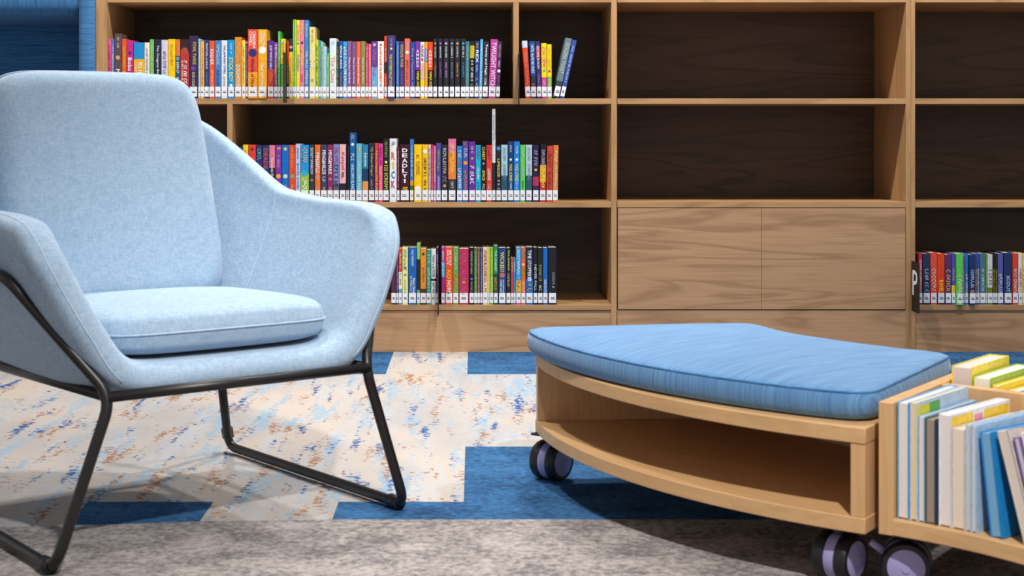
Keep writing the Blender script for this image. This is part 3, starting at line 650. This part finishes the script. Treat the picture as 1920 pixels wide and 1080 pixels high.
low = [
 (178,226,190,'dark maroon','5c2440'),
 (228,250,190,'thin plum','5a3c7c',[('~','b8a8d0',.3,.75,.5)]),
 (252,286,190,'red and white comic','d83c34,f0ece4,58a8d0',[('~','f8d8a0',.08,.36,.5),('~','404048',.44,.66,.4)],dict(splits=[.42,.72])),
 (289,346,180,'pale yellow with cyan title','f4ec80',[('HOW to be ME','2c98c8',.04,.4,.6),('CATH HOWE','4ca0b8',.56,.76,.35)],dict(badge=[(.48,'50b0d0',.5),(.8,'50b0d0',.5)])),
 (349,433,180,'wide blue with white title','0864bc',[('POLLY HORVATH','e8f0f8',.04,.32,.26),('How I Saved',W,.54,.82,.3,.18),('the WORLD in a W','f0e080',.5,.82,.24,-.14)],dict(badge=[(.4,'385090',.45)])),
 (435,468,140,'tall green and black','84cc48,2c2820,70b040',[('~','e0f0c0',.05,.26,.5)],dict(splits=[.26,.76])),
 (470,528,190,'orange with dark foot','e88e28,4c2c30',[('~','a05c18',.34,.6,.35)],dict(split=.72,badge=[(.1,'303440',.5)])),
 (530,577,205,'teal green','3a9078',[('~','b8e0d0',.08,.26,.5),('~','c8f0d8',.32,.78,.45)]),
 (578,626,200,'white and black','e4e4e6,202024,e4e4e6',[('PANDA at the DOOR','303c50',.1,.5,.5),('~','505058',.6,.8,.4)],dict(splits=[.53,.57])),
 (628,652,180,'narrow dark purple','38225c',[('DREAM REGION','b8b0e0',.12,.46,.5),('~','a098c8',.54,.8,.4)]),
 (680,715,178,'magenta with cyan panel','b83c98,50b4e0,a83890',[('~',W,.05,.24,.5),('~','f0f8fc',.28,.5,.5)],dict(splits=[.26,.52])),
 (718,795,178,'orange red with yellow title','f05028',[('SEE CODE',W,.05,.32,.26,.18),('ERIN SLATE',W,.05,.3,.22,-.16),('KID','f8d818',.4,.55,.46),('NORM',W,.58,.82,.46)]),
 (797,852,180,'mid green','60b050',[('~','d8f0c8',.1,.4,.4),('~','e89838',.46,.8,.6)]),
 (855,954,192,'wide crimson cloth','c02c5c',[('~','d87090',.05,.3,.35),('~','d87090',.36,.56,.35),('~','d87890',.7,.84,.3)],dict(badge=[(.6,'c8a058',.28)],dy=1)),
 (959,1006,183,'black with blue spark','16181c',[('~','c8ccd0',.05,.5,.35),('~','a8b0b8',.6,.8,.35)],dict(badge=[(.55,'2898d8',.5)])),
 (1007,1040,185,'dark green','4c7c34',[('~','c8d8b0',.06,.8,.4)]),
 (1041,1067,188,'brick red','a83c3c',[('~','e0b8b0',.06,.8,.45)]),
 (1069,1092,188,'thin navy blue','34508c',[('~','b8c8e0',.06,.8,.45)]),
 (1095,1146,183,'cream with red title','ecd0a0',[('~','a82824',.05,.62,.5),('~','785838',.66,.8,.4)]),
 (1147,1164,185,'thin yellow','e8d870'),
 (1166,1200,185,'lime green','84bc38',[('PAUL JENNINGS','f0e848',.05,.44,.55),('~','e8f4d8',.5,.82,.5)]),
 (1203,1245,162,'tall dark green','2c9048,245030',[('THE LORIKEET','d8f0e0',.08,.44,.5),('~','e8a030',.52,.84,.6)],dict(split=.48,dy=1)),
 (1251,1328,185,'wide navy with yellow title','1c4484',[('WICKED!','f8d820',.07,.42,.5),('PAUL JENNINGS',W,.56,.8,.24,.12),('MORRIS GLEITZ',W,.56,.82,.22,-.16)],dict(badge=[(.48,'c87058',.65)])),
 (1330,1373,187,'black with green lettering','1c2420',[('PAUL JENNINGS','c8d880',.04,.4,.5),('~','b0b8b0',.44,.7,.5)]),
 (1376,1400,290,'short red','dc4434',[('~','f8e0d8',.08,.3,.5)]),
 (1401,1424,290,'short blue','2c90d8',[('~','f8f0d0',.08,.3,.5)]),
 (1427,1476,180,'blue with yellow panel','48a4dc,f0d038,e05090',[('~',W,.05,.5,.5),('~','c83c7c',.56,.8,.5)],dict(splits=[.58,.8])),
 (1478,1523,180,'orange with green ovals','e8682c',[('~','40a0c0',.05,.2,.6),('~','88b850',.38,.54,.7),('~','f8f0e0',.6,.8,.55)],dict(badge=[(.3,'e8d8c8',.55)])),
 (1525,1598,178,'navy over bright blue','1c2438,2468b0',[('TIME STOPPERS','f0f4f8',.05,.54,.5),('~','e0a848',.64,.82,.5)],dict(split=.56,badge=[(.56,'a8d0f0',.6)])),
 (1600,1643,180,'black with pale title','1a1a22',[('NEVER FALL','c8c8d8',.3,.76,.55)]),
 (1646,1694,185,'black with green specks','1c241c',[('~','b8a050',.3,.6,.5),('~','d8e8d0',.64,.8,.5)]),
 (1697,1744,185,'cobalt blue','0c6cc8',[('~','e8f0f8',.54,.82,.5)]),
 (1748,1834,180,'wide black at row end','1c1a24',[('~','a8a8b0',.44,.72,.3,.12)]),
]
row('books on the bottom shelf', 571.0, 700, 430, 5.3333, norm(low), 'bottom shelf')
right_row = [
 (258,301,-160,'crimson','b02c3c',[('~','f0d8d8',.1,.78,.5)]),
 (305,389,-160,'dark blue','1e3658',[('~','a8b8d0',.3,.76,.5)]),
 (391,466,-170,'orange scarlet','e4503c',[('~','f8c8b8',.3,.76,.6)]),
 (468,553,-160,'red over navy with yellow letters','e0441c,1c2848',[('RAVEL','f8d838',.52,.76,.5)],dict(split=.78)),
 (555,628,-150,'purple','5c3070',[('~','e8c060',.3,.74,.6)]),
 (630,671,-160,'indigo with yellow panel','5450a0,f0c838,5450a0',[('~','d8d8f0',.3,.56,.5)],dict(splits=[.62,.8])),
 (673,745,-160,'fresh green','5cd058',[('~','f0f8c8',.4,.78,.6)],dict(out=.012,dy=2)),
 (746,777,-160,'rose','c86098',[('~','f4d8e8',.3,.8,.5)]),
 (778,816,-160,'blue and white','0c88dc',[('~','e8f4fc',.4,.8,.6)]),
 (818,884,-150,'navy with orange motif','1e3464',[('~','d8d8e0',.3,.7,.5)],dict(badge=[(.74,'d86c38',.7)],out=.01,dy=1)),
 (886,946,-160,'royal blue with yellow title','3c54a0',[('~','f0d860',.3,.8,.3,-.2),('~',W,.3,.8,.3,.2)]),
 (948,1011,-160,'grey teal','4c7484',[('~','d8e4e8',.3,.78,.5)]),
 (1013,1029,-160,'slim green','64a048'),
 (1032,1092,-150,'pale over olive','d8d4d0,6c7c34',[('~','907888',.3,.62,.6)],dict(split=.66)),
 (1093,1117,-160,'slim black','1c1c1c',[('~','d8b838',.3,.78,.6)]),
 (1118,1146,-160,'slim olive black','283018',[('~','a0c038',.3,.78,.6)]),
 (1148,1211,-160,'periwinkle','5a5aa4',[('~','e0e0f4',.4,.78,.5)]),
 (1217,1311,-170,'wide navy','1e3664',[('SCOUT','c8e0f4',.44,.76,.4)]),
 (1315,1378,-160,'scarlet','e0442c',[('~','f8e0d8',.3,.8,.5)]),
 (1381,1425,-160,'white','e8e4e6',[('~','d07098',.3,.78,.5)]),
 (1427,1470,-160,'yellow at frame edge','f0d040',[('~','806030',.3,.78,.5)]),
]
row('books in the low right bay', 568.8, 1680, 500, 6.0, norm(right_row), 'low right bay')

# ------------------------------------------------------------------ armchair
OX, OY = -0.6045, 2.8705; ANG = math.radians(37.7)
chair = thing('armchair', 'pale blue upholstered lounge armchair on a thin black sled frame', 'armchair', (OX, OY, 0), ANG)
def build_shell():
    cols = [  # bottom-to-top points of the right half, front to back
      ((.198,-.340,.326),(.258,-.332,.42),(.303,-.312,.512),(.313,-.258,.564)),
      ((.226,-.20,.318),(.283,-.19,.43),(.319,-.19,.53),(.326,-.19,.578)),
      ((.226,-.04,.314),(.285,-.03,.44),(.322,-.03,.54),(.329,-.03,.580)),
      ((.222,.115,.315),(.287,.125,.45),(.325,.125,.550),(.331,.122,.592)),
      ((.216,.134,.314),(.275,.148,.459),(.310,.158,.570),(.317,.158,.622)),
      ((.195,.195,.312),(.222,.255,.50),(.238,.305,.66),(.246,.338,.770)),
      ((.0,.205,.312),(.0,.262,.50),(.0,.315,.68),(.0,.350,.790))]
    n = len(cols); full = cols+[tuple((-p[0], p[1], p[2]) for p in c) for c in cols[n-2::-1]]
    bm = bmesh.new(); V = [[bm.verts.new(p) for p in c] for c in full]; N = len(V)
    for a, b in zip(V, V[1:]):
        for k in range(3): bm.faces.new((a[k], b[k], b[k+1], a[k+1]))
    cv = [bm.verts.new((0, full[i][0][1]+(0.004 if i == 0 else 0), full[i][0][2]-0.002)) for i in range(4)]
    for i in range(3):
        bm.faces.new((V[i][0], V[i+1][0], cv[i+1], cv[i])); bm.faces.new((cv[i], cv[i+1], V[N-2-i][0], V[N-1-i][0]))
    bm.faces.new((V[3][0], V[4][0], V[5][0], V[6][0], cv[3])); bm.faces.new((cv[3], V[6][0], V[7][0], V[8][0], V[9][0]))
    cl = bm.edges.layers.float.new('crease_edge')
    for i in (3, N-4):
        for k in range(3): bm.edges.get((V[i][k], V[i][k+1]))[cl] = 0.7
    bmesh.ops.recalc_face_normals(bm, faces=bm.faces)
    o = mesh_from('upholstered_shell', bm, M_CHAIR, chair, True)
    d = o.modifiers.new('split', 'SUBSURF'); d.subdivision_type = 'SIMPLE'; d.levels = 1; d.render_levels = 1
    s = o.modifiers.new('solid', 'SOLIDIFY'); s.thickness = 0.060; s.offset = SOFF; s.use_even_offset = True
    d = o.modifiers.new('sub', 'SUBSURF'); d.levels = 3; d.render_levels = 3
    return o
SOFF = 1.0
shell = build_shell()
def cushion(name, sx, sy, th, mat, parent, M, ex=5.0, edge=0.5, crown=0.012, taper=0.0, n=26):
    """A stuffed cushion: rounded plan, flat sides of height edge*th, crowned faces."""
    bm = bmesh.new(); ring_n = 4*n
    def plan(s, t):                                 # square [-1,1]^2 -> rounded square
        r = max(abs(s), abs(t))
        if r < 1e-9: return 0.0, 0.0
        a = math.atan2(t, s); c, s_ = math.cos(a), math.sin(a)
        k = (abs(c)**ex+abs(s_)**ex)**(-1/ex)
        return r*k*c, r*k*s_
    def pos(s, t, sign):
        x, y = plan(s, t); r = max(abs(s), abs(t))
        d = 1-r
        h = th/2*(edge+(1-edge)*(1-(max(0, 1-d/0.16))**2)**0.5) if d < 0.16 else th/2
        h += crown*(1-s*s)*(1-t*t)
        sh = 1-0.02*(1-min(1, d/0.05))
        xx = x*sx/2*(1-taper*(y*0.5)); return M @ Vector((xx, y*sy/2, sign*h))
    g_ = {}
    for sign in (1, -1):
        for i in range(n+1):
            for j in range(n+1):
                s = math.sin((i/n-0.5)*PI); t = math.sin((j/n-0.5)*PI)
                g_[(sign, i, j)] = bm.verts.new(pos(s, t, sign))
        for i in range(n):
            for j in range(n):
                bm.faces.new([g_[(sign, a, b)] for a, b in ((i, j), (i+1, j), (i+1, j+1), (i, j+1))])
    per = [(i, 0) for i in range(n)]+[(n, j) for j in range(n)]+[(i, n) for i in range(n, 0, -1)]+[(0, j) for j in range(n, 0, -1)]
    mids = []
    for (i, j) in per:
        a, b = g_[(1, i, j)].co, g_[(-1, i, j)].co; m = (a+b)/2
        s = math.sin((i/n-0.5)*PI); t = math.sin((j/n-0.5)*PI); x, y = plan(s, t)
        mids.append(bm.verts.new(M @ Vector((x*sx/2*(1-taper*(y*0.5))*1.0, y*sy/2, 0))+((M.to_3x3() @ Vector((x, y, 0))).normalized()*th*0.07)))
    L = len(per)
    for k in range(L):
        a, b = per[k], per[(k+1) % L]
        bm.faces.new((g_[(1,)+a], g_[(1,)+b], mids[(k+1) % L], mids[k])); bm.faces.new((mids[k], mids[(k+1) % L], g_[(-1,)+b], g_[(-1,)+a]))
    seam = [m.co.copy() for m in mids]
    o = mesh_from(name, bm, mat, parent, True); d = o.modifiers.new('sub', 'SUBSURF'); d.levels = 1; d.render_levels = 2
    return o, seam
from mathutils.bvhtree import BVHTree
bpy.context.view_layer.update()
_bvh = BVHTree.FromObject(shell, bpy.context.evaluated_depsgraph_get())
for s_ in (1, -1):
    pth = [(s_*.235,-.375,.285),(s_*.272,-.372,.335),(s_*.312,-.366,.42),(s_*.350,-.345,.50),(s_*.362,-.300,.580),(s_*.372,-.19,.618),(s_*.374,-.03,.624),(s_*.376,.125,.635),(s_*.285,.39,.80)]
    pth = [_bvh.find_nearest(p)[0] for p in fillet(pth, 0.05, 8)]
    den = []
    for p, q in zip(pth, pth[1:]):
        m = max(1, int((q-p).length/0.012))
        for k in range(m): den.append(_bvh.find_nearest(p.lerp(q, k/m))[0])
    bm = bmesh.new(); tube(bm, den, 0.0013, 6); mesh_from('piping', bm, M_SEAM, chair, True)
    sm = [_bvh.find_nearest(Vector((s_*.329, .122, .598)).lerp(Vector((s_*.222, .115, .335)), k/24))[0] for k in range(25)]
    bm = bmesh.new(); tube(bm, sm, 0.0011, 6); mesh_from('stitched_seam', bm, M_SEAM, chair, True)
Mseat = Matrix.Translation((0, -0.065, 0.362)) @ Matrix.Rotation(math.radians(-1.2), 4, 'X')
seat, seam = cushion('seat_cushion', 0.445, 0.455, 0.074, M_CHAIR, chair, Mseat, 6.5, 0.45, 0.010)
bm = bmesh.new(); tube(bm, seam, 0.0016, 6, True); mesh_from('seam', bm, M_SEAM, seat, True)
# back cushion: local x = width, local y = up the back, z = towards the sitter
ang = math.atan2(0.44, 0.13)
def back_matrix():
    up = Vector((0, 0.13, 0.44)).normalized(); xa = Vector((1, 0, 0)); nz = xa.cross(up)
    R = Matrix((xa, up, nz)).transposed().to_4x4()
    cen = Vector((0, 0.186, 0.606))-nz*0.055
    return Matrix.Translation(cen) @ R
backc, seamb = cushion('back_cushion', 0.455, 0.492, 0.115, M_CHAIR, chair, back_matrix(), 6.5, 0.35, 0.012, taper=0.04)
bm = bmesh.new(); tube(bm, seamb, 0.0016, 6, True); mesh_from('seam', bm, M_SEAM, backc, True)
# black tube frame
TR = 0.0095
for s in (1, -1):
    bm = bmesh.new()
    p = [(s*.335, .335, TR+.004), (s*.34, -.3375, TR+.004), (s*.247, -.345, .279), (s*.312, -.268, .38), (s*.372, -.207, .472), (s*.388, .11, .478), (s*.29, .375, .48)]
    q = [(s*.262, .255, .268)]+p
    tube(bm, fillet(q, 0.035), TR, 14)
    mesh_from('sled_frame', bm, M_STEEL, chair, True)
    bm = bmesh.new(); tube(bm, [(s*.252, -.345, .279), (s*.262, .255, .272)], TR*0.95, 12); mesh_from('side_rail', bm, M_STEEL, chair, True)
    for p0, p1 in (((s*.34, -.322, TR+.004), (s*.34, -.290, TR+.004)), ((s*.3335, .334, .034), (s*.3285, .3315, .054))):
        bm = bmesh.new(); tube(bm, [p0, p1], TR+.0035, 12)
        mesh_from('glide', bm, M_TYRE, chair, True)
bm = bmesh.new(); tube(bm, [(-.254, -.345, .279), (.254, -.345, .279)], TR*0.95, 12); mesh_from('front_rail', bm, M_STEEL, chair, True)
bm = bmesh.new(); tube(bm, [(-.262, .255, .268), (.262, .255, .268)], TR*0.95, 12); mesh_from('rear_rail', bm, M_STEEL, chair, True)

# ------------------------------------------------------------------ curved bench with blue cushion
CX, CY = 1.22, 3.20
def arc_prism(bm, cx, cy, r0, r1, a0, a1, z0, z1, ox, oy, n=40):
    rows = []
    for k in range(n+1):
        a = a0+(a1-a0)*k/n; c, s = math.cos(a), math.sin(a)
        rows.append([bm.verts.new((cx+r*c-ox, cy+r*s-oy, z)) for r, z in ((r0, z0), (r1, z0), (r1, z1), (r0, z1))])
    for a, b in zip(rows, rows[1:]):
        for k in range(4): bm.faces.new((a[k], a[(k+1) % 4], b[(k+1) % 4], b[k]))
    bm.faces.new(rows[0]); bm.faces.new(rows[-1])
D = math.radians
def radial_panel(bm, cx, cy, r0, r1, a, off0, off1, z0, z1, ox, oy):
    c, s = math.cos(a), math.sin(a); tx, ty = -s, c
    P = []
    for z in (z0, z1):
        for r, o_ in ((r0, off0), (r1, off0), (r1, off1), (r0, off1)):
            P.append(bm.verts.new((cx+r*c+o_*tx-ox, cy+r*s+o_*ty-oy, z)))
    for f in ((3,2,1,0),(4,5,6,7),(0,1,5,4),(1,2,6,5),(2,3,7,6),(3,0,4,7)): bm.faces.new([P[i] for i in f])
def arc_part(name, cx, cy, r0, r1, a0, a1, z0, z1, ox, oy, mat, parent, bev=0.0015):
    bm = bmesh.new(); arc_prism(bm, cx, cy, r0, r1, a0, a1, z0, z1, ox, oy)
    return bevel(mesh_from(name, bm, mat, parent, True, 40), bev, 2)
def caster(parent, x, y, ztop, rot, pedal=False):
    t = bpy.data.objects.new('caster', None); C.objects.link(t); t.parent = parent; t.location = (x, y, 0); t.rotation_euler = (0, 0, rot); t.empty_display_size = .03
    R = 0.039
    Mx = Matrix.Translation((0, 0, R)) @ Matrix.Rotation(PI/2, 4, 'Y')
    for s in (1, -1):
        bm = bmesh.new()
        z0, z1 = 0.010, 0.030
        pr = [(R*.55, z0), (R*.97, z0), (R, z0+.003), (R, z1-.005), (R*.91, z1), (R*.72, z1), (R*.72, z1-.002)]
        lathe(bm, [(r, s*z) for r, z in pr], 36, Mx)
        wv = mesh_from('wheel', bm, M_TYRE, t, True, 35)
        bm = bmesh.new(); lathe(bm, [(R*.73, s*(z1-.003)), (R*.73, s*(z1+.0005)), (R*.5, s*(z1+.003)), (R*.2, s*(z1+.0045)), (.001, s*(z1+.005))], 32, Mx, 1)
        lathe(bm, [(R*.16, s*(z1+.0046)), (R*.16, s*(z1+.0062)), (.001, s*(z1+.0064))], 16, Mx, 1)
        mesh_from('hub_cap', bm, [M_TYRE, M_HUB], t, True, 35)
    bm = bmesh.new(); lathe(bm, [(R*.5, -.009), (R*.93, -.009), (R*.95, -.006), (R*.95, .006), (R*.93, .009), (R*.5, .009)], 36, Mx)
    mesh_from('housing', bm, M_HUB, t, True, 35)
    bm = bmesh.new(); tube(bm, [(0, 0, R*1.6), (0, 0, ztop)], .011, 14)
    quad_box(bm, -.03, .03, -.03, .03, ztop-.004, ztop); mesh_from('stem', bm, M_TYRE, t)
    if pedal:
        bm = bmesh.new(); tube(bm, [(0, -R*.8, R*1.35), (0, -R*1.4, R*1.75)], .006, 10); mesh_from('brake_pedal', bm, M_HUB, t, True)
    return t
AB0, AB1 = D(185.3), D(235.4); RB0, RB1 = 0.605, 1.099
bcx, bcy = CX+0.85*math.cos(D(211)), CY+0.85*math.sin(D(211))
ZB0, ZB1 = 0.095, 0.257; TB = 0.0245
bench = thing('mobile_bench', 'curved oak bench on casters with a blue seat cushion and open shelf', 'bench', (bcx, bcy, 0))
arc_part('top_board', CX, CY, RB0, RB1, AB0, AB1, ZB1-TB, ZB1, bcx, bcy, M_OAK, bench)
arc_part('bottom_board', CX, CY, RB0, RB1, AB0, AB1, ZB0, ZB0+TB, bcx, bcy, M_OAK, bench)
for a, o0, o1_ in ((AB0, 0.001, 0.024), (AB1, -0.024, -0.001)):
    bm = bmesh.new(); radial_panel(bm, CX, CY, RB0+.004, RB1-.002, a, o0, o1_, ZB0+TB, ZB1-TB, bcx, bcy)
    bevel(mesh_from('side_panel', bm, M_OAKV, bench), .001)
arc_part('back_panel', CX, CY, RB0+.02, RB0+.038, AB0+D(2), AB1-D(2), ZB0+TB, ZB1-TB, bcx, bcy, M_OAKV, bench)
def sector_cushion(name, r0, r1, a0, a1, z0, z1, mat, parent, crown=0.014):
    bm = bmesh.new(); ns, nt = 44, 22; rm = (r0+r1)/2; hs = (a1-a0)/2*rm; ht = (r1-r0)/2; am = (a0+a1)/2
    def at(s, t, ins, z):
        ex = 16.0; rr = max(abs(s), abs(t))
        if rr > 1e-9:
            th = math.atan2(t, s); c_, s_ = math.cos(th), math.sin(th); k = (abs(c_)**ex+abs(s_)**ex)**(-1/ex); m_ = max(abs(c_), abs(s_))
            s, t = rr*c_*k, rr*s_*k
        s *= 1-ins/hs; t *= 1-ins/ht
        a = am+s*(a1-a0)/2; r = rm+t*ht
        return Vector((CX-.024+r*math.cos(a)-bcx, CY+.06+r*math.sin(a)-bcy, z))
    lin = lambda i, n: -1+2*i/n
    G = {}
    layers = [(0.016, z0), (0.006, z0+.003), (0.0, z0+.012), (-.002, (z0+z1)/2), (0.0, z1-.013), (0.0035, z1-.007), (0.012, z1-.002)]
    def grid(ins, zf, tagk):
        for i in range(ns+1):
            for j in range(nt+1):
                s, t = lin(i, ns), lin(j, nt); G[(tagk, i, j)] = bm.verts.new(at(s, t, ins, zf(s, t)))
        for i in range(ns):
            for j in range(nt): bm.faces.new([G[(tagk, a, b)] for a, b in ((i, j), (i+1, j), (i+1, j+1), (i, j+1))])
    per = [(i, 0) for i in range(ns)]+[(ns, j) for j in range(nt)]+[(i, nt) for i in range(ns, 0, -1)]+[(0, j) for j in range(nt, 0, -1)]
    grid(0.03, lambda s, t: z0-0.0, 'b')
    wob = lambda s, t: 0.003*math.sin(5*s+2*t)*math.cos(4*t-s)
    grid(0.022, lambda s, t: z1+crown*(1-s**4)*(1-t**4)+wob(s, t)*(1-s*s)*(1-t*t), 't')
    prev = [G[('b',)+p] for p in per]; L = len(per); seam = None
    for ins, z in layers:
        cur = [bm.verts.new(at(lin(i, ns), lin(j, nt), ins, z)) for i, j in per]
        for k in range(L): bm.faces.new((prev[k], prev[(k+1) % L], cur[(k+1) % L], cur[k]))
        prev = cur
        if z == z1-.007: seam = [v.co.copy() for v in cur]
    cur = [G[('t',)+p] for p in per]
    for k in range(L): bm.faces.new((prev[k], prev[(k+1) % L], cur[(k+1) % L], cur[k]))
    o = mesh_from(name, bm, mat, parent, True)
    bm = bmesh.new(); tube(bm, seam, 0.0022, 6, True); mesh_from('piping', bm, M_NOOK, o, True)
    return o
sector_cushion('seat_cushion', RB0-.005, RB1+.006, AB0+D(2.0), AB1+D(2.7), ZB1+.001, ZB1+.052, M_BENCH, bench)
for a, r, rt, pd in ((D(186.5), RB1-.03, D(-40), False), (D(231.9), RB1-.058, D(-44), False), (D(191), RB0+.07, D(20), False), (D(231), RB0+.07, D(40), False)):
    caster(bench, CX+r*math.cos(a)-bcx, CY+r*math.sin(a)-bcy, ZB0, rt, pd)

# ------------------------------------------------------------------ curved book cart at the right
C2X, C2Y = 0.254, 1.802; RC0, RC1 = 0.62, 1.075; AC0, AC1 = D(54), D(6)
kx, ky = C2X+0.85*math.cos(D(30)), C2Y+0.85*math.sin(D(30))
ZC1 = 0.297
cart = thing('book_cart', 'low curved oak book cart on casters with an arched middle divider', 'book cart', (kx, ky, 0))
arc_part('bottom_board', C2X, C2Y, RC0, RC1, AC1, AC0, ZB0, ZB0+TB, kx, ky, M_OAK, cart)
for a, o0, o1_ in ((AC0, -0.023, 0.0), (AC1, 0.0, 0.023)):
    bm = bmesh.new(); radial_panel(bm, C2X, C2Y, RC0-.0005, RC1, a, o0, o1_, ZB0-.0006, ZC1, kx, ky)
    bevel(mesh_from('end_panel', bm, M_OAKV, cart), .0015)
arc_part('middle_divider', C2X, C2Y, 0.832, 0.852, AC1+D(1.6), AC0-D(1.7), ZB0+TB, ZC1, kx, ky, M_OAKV, cart)
for a, r, rt, pd in ((D(52.2), RC0+.062, D(-107), True), (D(12), RC0+.055, D(10), False), (D(49), RC1-.06, D(38), False), (D(10), RC1-.06, D(10), False)):
    caster(cart, C2X+r*math.cos(a)-kx, C2Y+r*math.sin(a)-ky, ZB0, rt, pd)
def picture_book(label, a, r, wd, hg, dp, cov, page, lean=0.0, group='picture books in the front of the cart', z=ZB0+TB, spine=None, patch=None):
    """Stands with its page edges towards the arc centre; a = angle of its middle, r = radius of its fore-edge."""
    c, s = math.cos(a), math.sin(a)
    t = thing('picture_book', label, 'book', (C2X+r*c, C2Y+r*s, z+0.0004), a-PI/2, group)   # local y = radial outwards, local x = to the right
    Rl = Matrix.Rotation(math.radians(lean), 4, 'Y')
    t.rotation_euler = (Matrix.Rotation(a-PI/2, 4, 'Z') @ Rl).to_euler()
    tk = 0.0018 if wd > .01 else 0.0011; hw = wd/2; mc = paper(hexc(cov)); ms = paper(hexc(spine)) if spine else mc
    bm = bmesh.new()
    quad_box(bm, -hw, -hw+tk, 0, dp, 0, hg); quad_box(bm, hw-tk, hw, 0, dp, 0, hg)
    quad_box(bm, -hw+tk, hw-tk, dp-tk, dp, 0, hg, 1)
    cm = [mc, ms]
    for (c_, y0, y1, z0, z1) in (patch or ()):
        cm.append(paper(hexc(c_))); x_ = hw+.0002
        bm.faces.new([bm.verts.new(p) for p in ((x_, y0*dp, z0*hg), (x_, y1*dp, z0*hg), (x_, y1*dp, z1*hg), (x_, y0*dp, z1*hg))]).material_index = len(cm)-1
    mesh_from('cover', bm, cm, t)
    bm = bmesh.new()
    quad_box(bm, -hw+tk+.0001, hw-tk-.0001, .0015, dp-tk-.0002, .002, hg-.002)
    tt = NT('page_edges'); st = tt.noise(tt.coords((1400, 3, 3)), 1.0, 2)
    mesh_from('page_block', bm, tt.fin(tt.mix(tt.ramp(st, [(.4, g(0)), (.7, g(.35))]), rgb(hexc(page)), tuple(.62*q for q in rgb(hexc(page))[:3])+(1,)), .9, .1), t)
    return t
front = [  # width m, height, depth, cover, pages, lean, gap, label
 (.0180, .178, .20, '74aede', 'e6dcd6', 0, .001, 'white-paged book with pale blue cover against the left end panel of the cart'),
 (.0125, .180, .19, 'c0d8f0', 'e6cfa4', 0, 0, 'tall cream-paged picture book with pale blue and lime cover', [('e4dc40', .0, .22, .4, .97), ('58b050', .22, .42, .6, .97), ('d89848', .9, .95, .62, .7), ('d04848', .68, .72, .66, .8)]),
 (.0095, .160, .19, '9cc4e4', 'e2dad6', 0, 0, 'slim white-paged book right of the tall cream-paged one'),
 (.0165, .158, .17, '38584c', 'a08c80', 0, 0, 'brown-paged board book with dark green cover'),
 (.0030, .156, .17, '343a60', 'b8b0b0', 0, 0, 'very thin dark navy book beside the brown-paged board book'),
 (.0200, .168, .19, 'e8ecf4', 'e8deda', 0, 0, 'thick white-paged book with yellow picture cover', [('f4d040', .0, .36, .3, .98), ('e890a8', .38, .52, .5, .95), ('f4d040', .54, .98, .5, .97)]),
 (.0210, .150, .18, 'dcd4d0', 'e8d8c6', 0, 0, 'thick cream-paged book in the middle of the cart row'),
 (.0085, .158, .17, 'c4d8ea', 'cfc9cc', 0, 0, 'slim grey-paged book with light blue cover'),
 (.0075, .158, .17, 'b0d0ea', 'd6d0d6', 0, .0, 'slim pale book touching the bright blue one'),
]
ang_c = AC0-0.0245/(RC0+.012)
for wd, hg, dp, cov, page, ln, gp, lb, *pt in front:
    da = (wd+0.0012+gp)/(RC0+.012)
    picture_book(lb, ang_c-da/2, RC0+.012, wd, hg, dp, cov, page, ln, patch=pt[0] if pt else None); ang_c -= da
lean_row = [
 (.0190, .152, .17, '2088d0', '7cacd0', -7, .0225, 'bright blue tilted book standing at the foot of the leaning pile'),
 (.0200, .165, .18, 'cfc4bc', 'e4d6c8', -17, .036, 'cream-paged leaning book right of the bright blue one'),
 (.0125, .158, .17, '7a5aa8', 'd8d0d0', -17, .004, 'leaning book with purple cover edge'),
 (.0100, .168, .17, 'e8e4e2', 'e0d8d4', -17, .002, 'slim white leaning book right of the purple-edged one'),
 (.0130, .176, .17, 'f0cc40', 'ece6de', -17, .002, 'leaning book with yellow cover at the right frame edge'),
 (.0160, .196, .17, 'd86048', 'efe8e0', -17, .002, 'tall leaning white book with red cover at the frame edge'),
]
for wd, hg, dp, cov, page, ln, gp, lb in lean_row:
    da = (wd+0.001+gp)/(RC0+.012)
    picture_book(lb, ang_c-gp/(RC0+.012)-(wd+.001)/2/(RC0+.012), RC0+.012, wd, hg, dp, cov, page, ln); ang_c -= da
gb = 'picture books behind the cart divider'
ang_b = AC0-0.030/0.87
for wd, hg, dp, cov, page, lb in (
 (.034, .204, .17, 'f4dc3c', 'd8c8c0', 'thick yellow book, tallest behind the cart divider'),
 (.030, .190, .18, 'a8cc58', 'f4ecd8', 'cream-topped book with green side behind the cart divider'),
 (.014, .180, .15, 'f8d414', 'f0e0a0', 'small bright yellow book behind the divider, right of the green-sided one'),
 (.020, .170, .15, 'f4e490', 'f4e8c8', 'pale yellow low book behind the cart divider'),
 (.012, .172, .15, '3c94d4', 'e0e0e0', 'blue book at frame edge behind the cart divider')):
    da = (wd+.002)/0.87
    picture_book(lb, ang_b-da/2, 0.866, wd, hg, dp, cov, page, 0, gb); ang_b -= da
